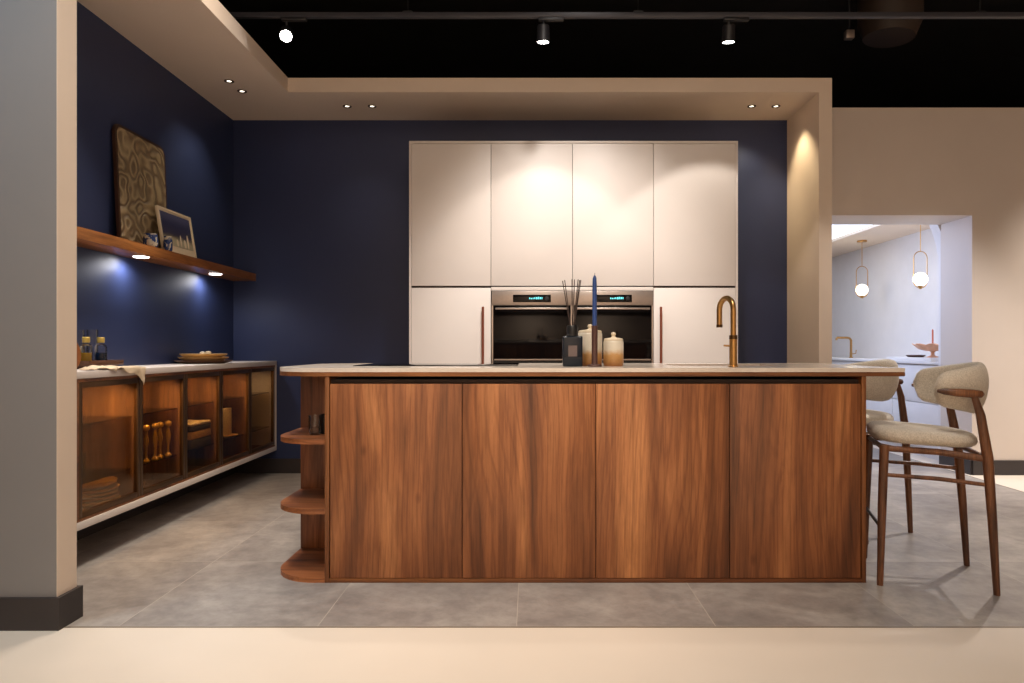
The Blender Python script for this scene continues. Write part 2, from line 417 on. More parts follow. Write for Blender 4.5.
P('plinth', MB().box(IX0+.02, IX1-.02, IY1-.03, IY1, 0, .018, .001), M['edge'])
xs = [-.888, -.301, .292, .886, 1.468]
for i in range(4):
    P('front_panel', MB().box(xs[i]+.0017, xs[i+1]-.0017, IY0+.004, IY0+.026, .020, .881, .001), M['walnut'])
    P('back_panel', MB().box(xs[i]+.0017, xs[i+1]-.0017, IY1-.026, IY1-.004, .020, .881, .001), M['walnut'])
P('back_board', MB().box(-1.166, IX0, 3.66, 3.68, .0, .915, .001), M['walnut'])
def rr_left(x0, x1, y0, y1, r):     # plan outline with rounded left corners
    p = [(x1, y0), (x1, y1)]
    for k in range(13): t = PI/2+k*PI/24; p.append((x0+r+r*math.cos(t), y1-r+r*math.sin(t)))
    for k in range(13): t = PI+k*PI/24; p.append((x0+r+r*math.cos(t), y0+r+r*math.sin(t)))
    return p
for z in (.0, .303, .613):
    mbs = MB().prism(rr_left(-1.166, IX0, IY0, IY1, .21), z, z+.022, .002)
    P('shelf', mbs, M['walnut_x'])
P('top_board', MB().prism(rr_left(-1.17, 1.66, IY0-.004, IY1+.004, .215), .915, .934, .002), M['edge'])

wt = thing('worktop', 'pale glossy stone worktop with rounded left end on the walnut island', 'worktop', (.3, 3.67, .934))
ot = MB(); z0, z1 = .934, .952
# slab in strips around sink cut-out
sx0, sx1, sy0, sy1 = .72, 1.26, 3.56, 3.94
ot.prism(rr_left(-1.17, sx0, IY0-.004, IY1+.004, .215), z0, z1)
ot.box(sx1, 1.66, IY0-.004, IY1+.004, z0, z1).box(sx0, sx1, IY0-.004, sy0, z0, z1).box(sx0, sx1, sy1, IY1+.004, z0, z1)
at_world(wt, ot, 'slab', M['stone'])
snk = thing('sink', 'undermount steel sink let into the island worktop behind the brass tap', 'sink', (.99, 3.75, .75))
sb = MB().box(sx0-.01, sx0, sy0-.01, sy1+.01, .75, .934).box(sx1, sx1+.01, sy0-.01, sy1+.01, .75, .934)
sb.box(sx0, sx1, sy0-.01, sy0, .75, .934).box(sx0, sx1, sy1, sy1+.01, .75, .934).box(sx0, sx1, sy0, sy1, .75, .76)
at_world(snk, sb, 'basin', M['steel_dark'], smooth=False)
at_world(snk, MB().lathe([(.0,0),(.04,0),(.042,.004),(.03,.005),(0,.003)], (.99,3.75,.76)), 'drain', M['steel'])
hob = thing('induction_hob', 'flush black glass hob on the left half of the island worktop', 'hob', (-.46, 3.76, .952))
at_world(hob, MB().box(-.86, -.06, 3.5, 4.02, .952, .956, .001), 'glass_plate', M['hob'])
at_world(hob, MB().box(-.52, -.40, 3.53, 3.56, .956, .9565), 'control_strip', M['matt_lamp'], smooth=False)

# tap
tp = thing('kitchen_tap', 'brushed brass gooseneck tap with dark collar standing on the island worktop', 'tap', (.96, 3.40, .952))
tb = MB().lathe([(0,0),(.024,0),(.024,.004),(.0185,.007),(.0185,.130),(0,.130)]); tb.build('body', M['brass'], tp)
MB().lathe([(.0185,.130),(.0195,.131),(.0195,.148),(.014,.149),(0,.149)]).build('collar', M['brass_dark'], tp)
pts = [(0,0,.149), (0,0,.22), (0,0,.27)]
dd = Vector((-.038,.105,0)); h = dd.length/2; u = dd.normalized()
for k in range(1, 15):
    t = PI-k*PI/14; pts.append((u.x*(h+h*math.cos(t)), u.y*(h+h*math.cos(t)), .272+.055*math.sin(t)))
pts += [(dd.x, dd.y, .24), (dd.x, dd.y, .20)]
MB().tube(pts, .0135, 16).build('spout', M['brass'], tp)
MB().tube([(dd.x,dd.y,.202),(dd.x,dd.y,.188)], .0145, 16).build('aerator', M['brass_dark'], tp)
MB().tube([(-.015,0,.098),(-.045,0,.100)], .0045, 10).build('lever', M['brass'], tp)

# reed diffuser
df = thing('reed_diffuser', 'navy glass reed diffuser with dark collar and sticks on the island worktop', 'reed diffuser', (.203, 3.45, .952))
MB().box(-.047,.047,-.036,.036,0,.145,.006,3).build('bottle', M['navy_glass'], df)
MB().lathe([(0,.145),(.029,.145),(.029,.150),(.027,.152),(.027,.19),(.024,.196),(.012,.196),(.012,.19)]).build('collar', M['black'], df)
MB().box(-.021,.021,-.0375,-.0362,.048,.10).build('paper_label', M['label'], df, smooth=False)
for tx, ty in ((-.047,0), (-.036,.02), (-.003,-.02), (.012,.03), (.034,-.01), (.042,.02), (.030,.035)):
    MB().tube([(tx*.08, ty*.1, .15), (tx*.25, ty*.3, .20), (tx*1.0, ty, .41+abs(ty)*.3)], .0021, 8).build('reed', M['reed'], df)

def jar(name, label, x, y, r, h):
    j = thing(name, label, 'jar', (x, y, .952), 0, None)
    MB().lathe([(0,0),(r*.94,0),(r*.99,.006),(r,.02),(r,h-.012),(r*.97,h-.004),(r*.9,h),(r*.86,h-.003),(0,h-.005)], n=40).build('jar_body', M['glaze'], j)
    MB().lathe([(0,h-.003),(r*.95,h-.001),(r*.96,h+.004),(r*.88,h+.010),(r*.3,h+.014),(.010,h+.018),(.008,h+.022),(.0125,h+.03),(.010,h+.038),(0,h+.041)], n=40).build('lid', M['cream'], j)
    return j
jar('storage_jar', 'taller cream and ochre lidded ceramic jar behind the blue candle', .297, 3.56, .060, .165)
jar('storage_jar', 'shorter cream and ochre lidded ceramic jar right of the blue candle', .408, 3.52, .049, .125)
ch = thing('candle_holder', 'slim brown ceramic candle holder with a round foot in front of the tall jar', 'candle holder', (.307, 3.42, .952))
MB().lathe([(0,0),(.034,0),(.035,.004),(.033,.009),(.016,.013),(.0145,.02),(.0145,.185),(.0155,.19),(.0155,.194),(.0112,.194),(.0112,.17),(0,.17)]).build('holder_body', M['brown'], ch)
cd = thing('taper_candle', 'tall navy blue taper candle in the brown holder on the island', 'candle', (.307, 3.42, 1.122))
MB().lathe([(0,0),(.0108,0),(.0105,.22),(.009,.25),(.004,.262),(0,.264)]).build('candle_body', M['candle'], cd)
MB().tube([(0,0,.262),(.001,0,.275)], .0012, 6).build('wick', M['black'], cd)

# dark cup on the end shelf
cp = thing('mug', 'dark mug standing on the upper end shelf of the walnut island', 'mug', (-.955, 3.42, .635))
MB().lathe([(0,0),(.036,0),(.04,.006),(.042,.05),(.041,.09),(.037,.09),(.036,.01),(0,.008)]).build('mug_body', M['black'], cp)
cp2 = thing('tumbler', 'clear ribbed tumbler beside the dark mug on the island end shelf', 'glass', (-1.01, 3.38, .635))
MB().lathe([(0,0),(.026,0),(.03,.09),(.028,.09),(.024,.006),(0,.006)]).build('glass_body', M['clear'], cp2)

# ------------------------------------------------------------ tall cabinets
X0, X1 = -.892, 1.534
xb = [-.877, -.288, .313, .911, 1.519]
tall = []
labels = ['leftmost white tall cabinet with copper bar handle on its lower door',
          'white wall unit above the left oven, second from the left',
          'white wall unit above the right oven, third from the left',
          'rightmost white tall cabinet with copper bar handle on its lower door']
fr = thing('cabinet_surround', 'thin white panel frame around the bank of tall white units', 'cabinet frame', ((X0+X1)/2, 5.6, 0))
at_world(fr, MB().box(X0, xb[0]-.001, YF, YB-.016, 0, 2.565, .001), 'side_panel', M['door_white'])
at_world(fr, MB().box(xb[4]+.001, X1, YF, YB-.016, 0, 2.565, .001), 'side_panel', M['door_white'])
at_world(fr, MB().box(xb[0]-.001, xb[4]+.001, YF, YB-.016, 2.55, 2.565, .001), 'top_panel', M['door_white'])
at_world(fr, MB().box(xb[0], xb[4], YF+.05, YF+.07, 0, .10), 'plinth', M['skirting'], smooth=False)
g = .0017
for i in range(4):
    a, b = xb[i], xb[i+1]
    full = i in (0, 3)
    t = thing('tall_cabinet' if full else 'wall_cabinet', labels[i], 'cabinet', ((a+b)/2, 5.6, .1 if full else 1.49), 0, None)
    zc = .10 if full else 1.492
    at_world(t, MB().box(a+.001, b-.001, YF+.022, YB-.016, zc, 2.548), 'carcass', M['recess'], smooth=False)
    at_world(t, MB().box(a+g, b-g, YF, YF+.02, 1.497, 2.546, .0012), 'door', M['door_white'])
    if full:
        d = at_world(t, MB().box(a+g, b-g, YF, YF+.02, .105, 1.481, .0012), 'door', M['door_white'])
        hx = -.345 if i == 0 else .96
        for k, (z_0, z_1) in enumerate(((.62, 1.34),)):
            mb = MB().tube([(hx, YF-.032, z_0), (hx, YF-.032, z_1)], .009, 16)
            mb.tube([(hx, YF-.032, z_0+.06), (hx, YF, z_0+.06)], .005, 10).tube([(hx, YF-.032, z_1-.06), (hx, YF, z_1-.06)], .005, 10)
            o = at_world(t, mb, 'handle', M['copper']); o.parent = d
        if not full: pass
ou = thing('oven_housing', 'white base housing with filler strip around the two built-in ovens', 'cabinet', (.31, 5.6, .1))
at_world(ou, MB().box(xb[1]+.001, xb[3]-.001, YF+.022, YB-.016, .10, .855), 'carcass', M['recess'], smooth=False)
at_world(ou, MB().box(xb[1]+g, xb[3]-g, YF, YF+.02, 1.461, 1.488, .001), 'filler_strip', M['door_white'])
for k in (1, 2):
    at_world(ou, MB().box(xb[k]+g, xb[k+1]-g, YF, YF+.02, .105, .852, .0012), 'drawer_front', M['door_white'])
def oven(xa, xb_, label):
    t = thing('oven', label, 'oven', ((xa+xb_)/2, 5.6, .857), 0, None)
    at_world(t, MB().box(xa+.003, xb_-.003, YF+.02, 5.85, .857, 1.456), 'carcass', M['black'], smooth=False)
    at_world(t, MB().box(xa, xb_, YF-.005, YF+.02, 1.353, 1.457, .002), 'control_panel', M['steel'])
    cxm = (xa+xb_)/2 + (.0)
    at_world(t, MB().box(cxm-.14, cxm+.14, YF-.008, YF-.005, 1.375, 1.430, .001), 'display', M['black_glass'])
    dg = MB()
    rnd = random.Random(3)
    x = cxm-.02
    while x < cxm+.075:
        w = rnd.uniform(.006, .014); dg.box(x, x+w, YF-.0086, YF-.008, 1.395+rnd.uniform(0,.003), 1.410+rnd.uniform(-.004,.006)); x += w+.004
    at_world(t, dg, 'display_digits', M['teal'], smooth=False)
    at_world(t, MB().lathe([(0,0),(.016,0),(.016,.006),(.013,.007),(0,.007)]).xf(Matrix.Translation((cxm+.11, YF-.008, 1.402)) @ Matrix.Rotation(PI/2, 4, 'X')), 'control_knob', M['matt_lamp'])
    d = at_world(t, MB().box(xa+.012, xb_-.012, YF-.008, YF+.018, .945, 1.348, .002), 'oven_door', M['black_glass'])
    o = at_world(t, MB().box(xa+.03, xb_-.03, YF-.045, YF-.033, 1.318, 1.333, .004).box(xa+.05, xa+.065, YF-.036, YF-.007, 1.32, 1.331).box(xb_-.065, xb_-.05, YF-.036, YF-.007, 1.32, 1.331), 'handle', M['steel']); o.parent = d
    o = at_world(t, MB().box(xa+.02, xb_-.02, YF-.0095, YF-.008, .947, .957), 'door_trim', M['steel']); o.parent = d
    at_world(t, MB().box(xa, xa+.011, YF-.004, YF+.02, .86, 1.352), 'side_trim', M['steel'], smooth=False)
    at_world(t, MB().box(xb_-.011, xb_, YF-.004, YF+.02, .86, 1.352), 'side_trim', M['steel'], smooth=False)
    at_world(t, MB().box(xa+.012, xb_-.012, YF-.004, YF+.018, .862, .941), 'bottom_trim', M['black'], smooth=False)
oven(-.283, .3115, 'left of the two built-in ovens with steel panel, behind the reed diffuser')
oven(.3135, .908, 'right of the two built-in ovens with steel panel, behind the ceramic jars')

# ------------------------------------------------------------ floating display cabinet on the left
CX0, CX1, CY0, CY1, CZ0, CZ1 = XL, -2.10, 3.30, 5.968, .19, .93
dc = thing('display_cabinet', 'floating white sideboard with bronze framed glass doors on the blue left wall', 'display cabinet', (-2.28, 4.63, .19))
Q = lambda n, mb, m, **k: at_world(dc, mb, n, m, **k)
Q('cabinet_top', MB().box(CX0, CX1, CY0, CY1, CZ1-.034, CZ1, .001), M['shell_white'])
Q('cabinet_base', MB().box(CX0, CX1, CY0, CY1, CZ0, CZ0+.036, .001), M['shell_white'])
Q('end_panel', MB().box(CX0, CX1, CY1-.024, CY1, CZ0+.036, CZ1-.034), M['shell_white'], smooth=False)
Q('end_panel', MB().box(CX0, CX1, CY0, CY0+.024, CZ0+.036, CZ1-.034), M['shell_white'], smooth=False)
Q('lining', MB().box(CX0, CX0+.012, CY0+.024, CY1-.024, CZ0+.037, CZ1-.035).box(CX0+.012, CX1-.03, CY0+.024, CY1-.024, CZ0+.036, CZ0+.046).box(CX0+.012, CX1-.03, CY0+.024, CY1-.024, CZ1-.044, CZ1-.034), M['interior'], smooth=False)
yb = [3.36, 3.892, 4.40, 4.91, 5.42, 5.942]
for y in yb[1:-1]:
    Q('divider', MB().box(CX0+.012, CX1-.032, y-.008, y+.008, CZ0+.046, CZ1-.044), M['interior'], smooth=False)
    
Q('door_surround', MB().box(CX1-.03, CX1-.004, CY0+.024, 5.944, CZ1-.050, CZ1-.035).box(CX1-.03, CX1-.004, CY0+.024, 5.944, CZ0+.037, CZ0+.048).box(CX1-.03,CX1-.004, CY0+.024, yb[0]-.001, CZ0+.048, CZ1-.05), M['edge'], smooth=False)
for i in range(5):
    ya, yc = yb[i]+.0015, yb[i+1]-.0015
    za, zc, w = CZ0+.050, CZ1-.052, .026
    m = MB().box(CX1-.027, CX1-.006, ya, ya+w, za, zc, .001).box(CX1-.027, CX1-.006, yc-w, yc, za, zc, .001)
    m.box(CX1-.027, CX1-.006, ya+w, yc-w, za, za+w, .001).box(CX1-.027, CX1-.006, ya+w, yc-w, zc-w, zc, .001)
    d = Q('door', m, M['bronze'])
    o = Q('glass_pane', MB().box(CX1-.019, CX1-.015, ya+w, yc-w, za+w, zc-w), M['bronze_glass'], smooth=False); o.parent = d
    lo = yb[i]+(.009 if i else .0); hi = yb[i+1]-.009
    for z in (.385, .668):
        Q('glass_shelf', MB().box(CX0+.013, CX1-.05, lo, hi, z, z+.006), M['shelf_glass'], smooth=False)
    for q in (.3, .7): lamp('SPOT', 'cabinet_led', (-2.146, ya+(yc-ya)*q, .872), [8.5, 5.5, 5.0, 4.0, 1.0][i], (1,.80,.56), .012, aim=(-2.36, ya+(yc-ya)*q, .35), angle=160, blend=.8)

# contents of the display cabinet
SH1, SH0 = .391, .236
for k, (r, h, m) in enumerate(((.150,.026,'tan'), (.145,.026,'ochre'), (.14,.026,'tan'), (.145,.026,'ochre'), (.135,.040,'tan'))):
    z = SH0+[0,.020,.040,.060,.080][k]
    o = MB().lathe([(0,0),(r*.6,0),(r*.97,h*.6),(r,h),(r*.95,h*.98),(r*.55,h*.35+.001),(0,h*.35+.001)], (0,0,0), 36).build('plate', M[m])
    o.location = (-2.285, 3.72, z)
    tag(o, ['bottom plate of the stack behind the nearest glass door', 'second plate up in the stack behind the nearest glass door', 'middle plate of the stack behind the nearest glass door', 'fourth plate up in the stack behind the nearest glass door', 'shallow tan bowl topping the plates behind the nearest glass door'][k], 'plate', 'plates behind the nearest glass door')
for k, (x, y) in enumerate(((-2.3, 3.52), (-2.26, 3.60), (-2.3, 3.68))):
    o = MB().lathe([(0,0),(.024,0),(.028,.11),(.026,.11),(.022,.005),(0,.005)], n=20).build('drinking_glass', M['clear']); o.location = (x, y, SH1)
    tag(o, 'slim clear glass on the shelf behind the nearest cabinet door', 'glass', 'slim glasses behind the nearest cabinet door')
dec = None
for k, (x, y) in enumerate(((-2.185, 4.10), (-2.185, 4.20), (-2.19, 4.265), (-2.18, 4.34))):
    if dec is None:
        dec = thing('stoppered_bottle', 'slim glass bottle with round gold stopper behind the second glass door, nearest', 'bottle', (x, y, SH1), 0, 'gold-stoppered bottles in the cabinet')
        MB().lathe([(0,0),(.020,0),(.020,.006),(.007,.02),(.006,.06),(.010,.09),(.015,.12),(.008,.16),(.008,.175),(0,.175)], n=20).build('bottle_body', M['amber'], dec)
        MB().sphere((0,0,.193), .019, 16).build('stopper', M['gold'], dec)
    else:
        dup(dec, (x, y, SH1), 0, ['slim gold-stoppered glass bottle, second along behind the second glass door', 'slim gold-stoppered glass bottle, third along behind the second glass door', 'slim gold-stoppered glass bottle, furthest along behind the second glass door'][k-1])
for k, (h, m, lab) in enumerate(((.06,'grey_textile','dark grey folded napkins, bottom of the stack behind the third glass door'), (.05,'tan','tan folded cloth between grey ones behind the third glass door'), (.035,'grey_textile','flat grey folded cloth on the tan one behind the third glass door'), (.02,'cream','cream folded cloth topping the stack behind the third glass door'))):
    z = SH1+[0,.06,.11,.145][k]
    o = MB().box(-.09,.09,-.14,.14,0,h,.009,3).build('folded_cloth', M[m]); o.location = (-2.24, 4.72, z); tag(o, lab, 'folded cloth', 'cloth stack behind the third glass door')
o = MB().box(-.02,.02,-.08,.08,0,.2,.004).build('cream_box', M['cream']); o.location = (-2.2, 5.27, SH1+.0045); tag(o, 'cream upright box on a dish behind the fourth glass door', 'box')
o = MB().lathe([(0,0),(.08,0),(.11,.012),(.105,.0125),(.075,.004),(0,.004)]).build('dish', M['tan']); o.location = (-2.25, 5.26, SH1)
tag(o, 'shallow tan dish under the cream box behind the fourth glass door', 'dish')
o.location.z = SH1
bpy.data.objects['cream_box'].location.z = SH1+.0045
bpy.data.objects['cream_box'].location.x = -2.235

# on top of the display cabinet
TZ = CZ1
tr_ = tag(MB().box(-.09,.09,-.16,.16,0,.012,.004).box(-.07,.07,-.14,.14,-.018,0).box(-.09,.09,-.16,-.15,.012,.026,.003).box(-.09,.09,.15,.16,.012,.026,.003).box(-.09,-.08,-.15,.15,.012,.026).box(.08,.09,-.15,.15,.012,.026).build('serving_tray', M['tray']), 'small dark wooden tray under the oil bottles on the sideboard', 'tray'); tr_.location = (-2.345, 3.84, TZ+.018)
def oil(x, y, m, label):
    t = thing('oil_bottle', label, 'bottle', (x, y, TZ+.030))
    MB().lathe([(0,.003),(.026,.003),(.026,.055),(0,.055)], n=24).build('liquid', M[m], t)
    MB().lathe([(0,0),(.028,0),(.03,.005),(.03,.085),(.022,.097),(.013,.102),(.013,.112),(0,.112)], n=24).build('glass_body', M['clear'], t)
    MB().lathe([(0,.108),(.016,.108),(.018,.112),(.018,.134),(.015,.138),(0,.138)], n=24).build('cap', M['capgold'], t)
oil(-2.315, 3.755, 'amber', 'small glass bottle of amber oil with a yellow cap on the tray')
oil(-2.33, 3.91, 'blue_liquid', 'small glass bottle with dark blue contents and yellow cap on the tray')
for k, (x, y, h) in enumerate(((-2.395, 3.82, .175), (-2.395, 3.94, .18))):
    o = MB().lathe([(0,0),(.026,0),(.028,.01),(.028,h),(.0262,h),(.0262,.012),(0,.012)], n=28).build('glass_cylinder', M['clear']); o.location = (x, y, TZ+.030)
    tag(o, ['tall clear glass cylinder behind the amber oil bottle', 'tall clear glass cylinder behind the blue oil bottle'][k], 'vase')
o = MB().lathe([(0,-.009),(.078,-.009),(.083,-.004),(.083,.004),(.078,.009),(0,.009)], n=48).xf(Matrix.Rotation(math.radians(84), 4, 'Y')).build('round_board', M['board'])
o.location = (-2.225, 3.475, TZ+.083); tag(o, 'round wooden board standing upright at the near end of the sideboard', 'chopping board')

# draped linen
def cloth():
    bm = bmesh.new(); nu, nv = 64, 40; rows = []
    for i in range(nu+1):
        u = i/nu; y = -.22+.43*u
        inner = .05+.10*math.sin(PI*min(1, u*1.1))**.6+.012*math.sin(u*17) if u < .95 else .06
        over = .012+.012*math.sin(u*12)+(.085*max(0, (u-.70)/.30)**1.3) if u > .35 else -.03+.12*u
        L = inner+over; row = []
        for j in range(nv+1):
            s_ = L*j/nv
            f = noise.noise(Vector((u*5, s_*22+u*3, 3)))*.5+.5
            g2 = abs(math.sin(u*9+s_*38+2*noise.noise(Vector((u*3, s_*9, 7)))))
            lift = .002+(.006+.014*math.sin(PI*u))*g2*f*1.5
            if s_ < inner: v = Vector((.061-(inner-s_), y, lift))
            else:
                d = s_-inner; v = Vector((.064+lift*.6, y+.02*d*math.sin(u*20)-.25*d, lift*max(0, 1-d/.012)-d))
            row.append(bm.verts.new(v))
        rows.append(row)
    for p, q in zip(rows, rows[1:]):
        for j in range(nv): bm.faces.new((p[j], p[j+1], q[j+1], q[j]))
    mb = MB(); mb.bm.free(); mb.bm = bm
    o = mb.build('linen_cloth', M['cloth'], angle=180); o.location = (-2.16, 3.71, TZ)
    so = o.modifiers.new('solid', 'SOLIDIFY'); so.thickness = .0025; so.offset = 1
    return tag(o, 'crumpled cream linen cloth trailing over the front edge of the sideboard', 'cloth')
cloth()
# plates on sideboard
for k, (r, h, m, z, lab) in enumerate(((.19,.022,'tray',0,'wide dark serving plate at the bottom of the stack on the sideboard'), (.165,.03,'tan',.016,'tan dinner plate on the dark serving plate on the sideboard'), (.155,.03,'tan',.038,'uppermost pale plate of the stack on the sideboard'))):
    o = MB().lathe([(0,0),(r*.7,0),(r*.96,h*.7),(r,h),(r*.95,h*.97),(r*.66,h*.4+.002),(0,h*.4+.002)], n=48).build('plate', M[m]); o.location = (-2.28, 5.03, TZ+z)
    tag(o, lab, 'plate')
for k, (y, r) in enumerate(((4.99, .018), (5.08, .020))):
    o = MB().lathe([(0,0),(r*.5,0),(r,r*.7),(r*1.02,r*1.1),(r*.8,r*1.5),(0,r*1.7)], n=20).build('salt_pot', M['cream']); o.location = (-2.27, y, TZ+.054)
    tag(o, ['smaller cream pot on the plates stacked on the sideboard', 'slightly larger cream pot on the plates stacked on the sideboard'][k], 'pot')

# ------------------------------------------------------------ wall shelf
sh = thing('wall_shelf', 'long walnut floating shelf with round lights on the blue left wall', 'shelf', (-2.365, 4.4, 1.591))
at_world(sh, MB().box(XL, -2.27, 2.785, YB-.002, 1.591, 1.651, .001), 'board', M['walnut_y'])
for y in (4.36, 5.39, 3.33):
    at_world(sh, MB().lathe([(0,-.004),(.040,-.004),(.044,-.002),(.044,.0)], (-2.355, y, 1.591)), 'shelf_light', M['puck'])
    lamp('SPOT', 'shelf_light_lamp', (-2.39, y-.03, 1.572), 8, (.96,.95,1), .055, aim=(-2.40, y-.05, .9), angle=172, blend=.5)

# leaning relief panel
art = thing('relief_panel', 'large carved swirling relief panel in a dark frame leaning on the shelf', 'wall art', (-2.405, 4.515, 1.651))
def lean(mb, ang): return mb.xf(Matrix.Rotation(-ang, 4, 'Y'))
W, H, T = .290, .718, .02
def ringed(p):  # outline rounded at the top corners
    o = [(-p[0], 0), (p[0], 0)]
    r = .05
    for k in range(7): t = k*PI/12; o.append((p[0]-r+r*math.cos(t), p[1]-r+r*math.sin(t)))
    for k in range(7): t = PI/2+k*PI/12; o.append((-p[0]+r+r*math.cos(t), p[1]-r+r*math.sin(t)))
    return o
AL = math.radians(2.6)
lean(MB().prism(ringed((W, H)), -T, 0, .003, axis='X'), AL).build('frame', M['art_frame'], art)
g_ = MB()
nx, nz = 44, 60
gv = [[None]*(nz+1) for _ in range(nx+1)]
for i in range(nx+1):
    for j in range(nz+1):
        y = -W+.017+(2*W-.034)*i/nx; z = .017+(H-.034)*j/nz
        # keep inside rounded top corners
        r = .04; ex = abs(y)-(W-.017-r); ez = z-(H-.017-r)
        if ex > 0 and ez > 0:
            l = math.hypot(ex, ez)
            if l > r: y = math.copysign(W-.017-r+ex*r/l, y); z = H-.017-r+ez*r/l
        ph = 9*noise.noise(Vector((y*3, z*3, 1)))
        edge = min(1, min(i, nx-i, j, nz-j)/2)
        gv[i][j] = g_.bm.verts.new((.0015+edge*(.004+.0), y, z))
for i in range(nx):
    for j in range(nz): g_.bm.faces.new((gv[i][j], gv[i+1][j], gv[i+1][j+1], gv[i][j+1]))
lean(g_, AL).build('relief', M['relief'], art, angle=180)
# small framed picture
pic = thing('framed_picture', 'small cream framed picture leaning against the relief panel on the shelf', 'picture', (-2.328, 4.81, 1.651))
W2, H2 = .225, .302
def fr4(x0, x1, w, h, t): return MB().box(x0,x1,-w,w,0,t,.001).box(x0,x1,-w,w,h-t,h,.001).box(x0,x1,-w,-w+t,t,h-t,.001).box(x0,x1,w-t,w,t,h-t,.001)
lean(fr4(-.016, .002, W2, H2, .014), math.radians(9)).build('frame', M['cream'], pic)
lean(MB().box(-.012, -.004, -W2+.014, W2-.014, .014, H2-.014), math.radians(9)).build('mount', M['cream'], pic, smooth=False)
lean(MB().box(-.0035, -.002, -W2+.028, W2-.028, .06, H2-.026), math.radians(9)).build('print', M['print'], pic, smooth=False)
for k, (y, w, h_) in enumerate(((-.09,.014,.08), (-.05,.02,.05), (.02,.016,.09), (.07,.02,.07), (.12,.015,.11), (.15,.012,.06))):
    pass
mbp = MB()
for y, w, h_ in ((-.12,.016,.05), (-.02,.02,.05), (.03,.012,.085), (.085,.022,.06), (.13,.016,.10)):
    mbp.sphere((-.0012, y, .062+h_*.5), (.0012, w*.8, h_*.5), 14)
lean(mbp, math.radians(9)).build('print_figures', M['cream'], pic, smooth=False)
for k, (y, r, h_, lab) in enumerate(((4.40,.043,.085,'wider blue and white patterned pot in front of the relief panel'), (4.57,.027,.095,'narrower blue and white patterned pot left of the small picture'))):
    o = MB().lathe([(0,0),(r*.8,0),(r*.98,.015),(r,h_*.6),(r*.9,h_*.9),(r*.93,h_),(r*.85,h_),(r*.82,h_*.85),(r*.85,.01),(0,.008)], n=32).build('patterned_pot', M['bluewhite']); o.location = (-2.297 if k == 0 else -2.298, y, 1.651)
    tag(o, lab, 'pot')
bpy.data.objects['patterned_pot'].location = (-2.318, 4.40, 1.651)

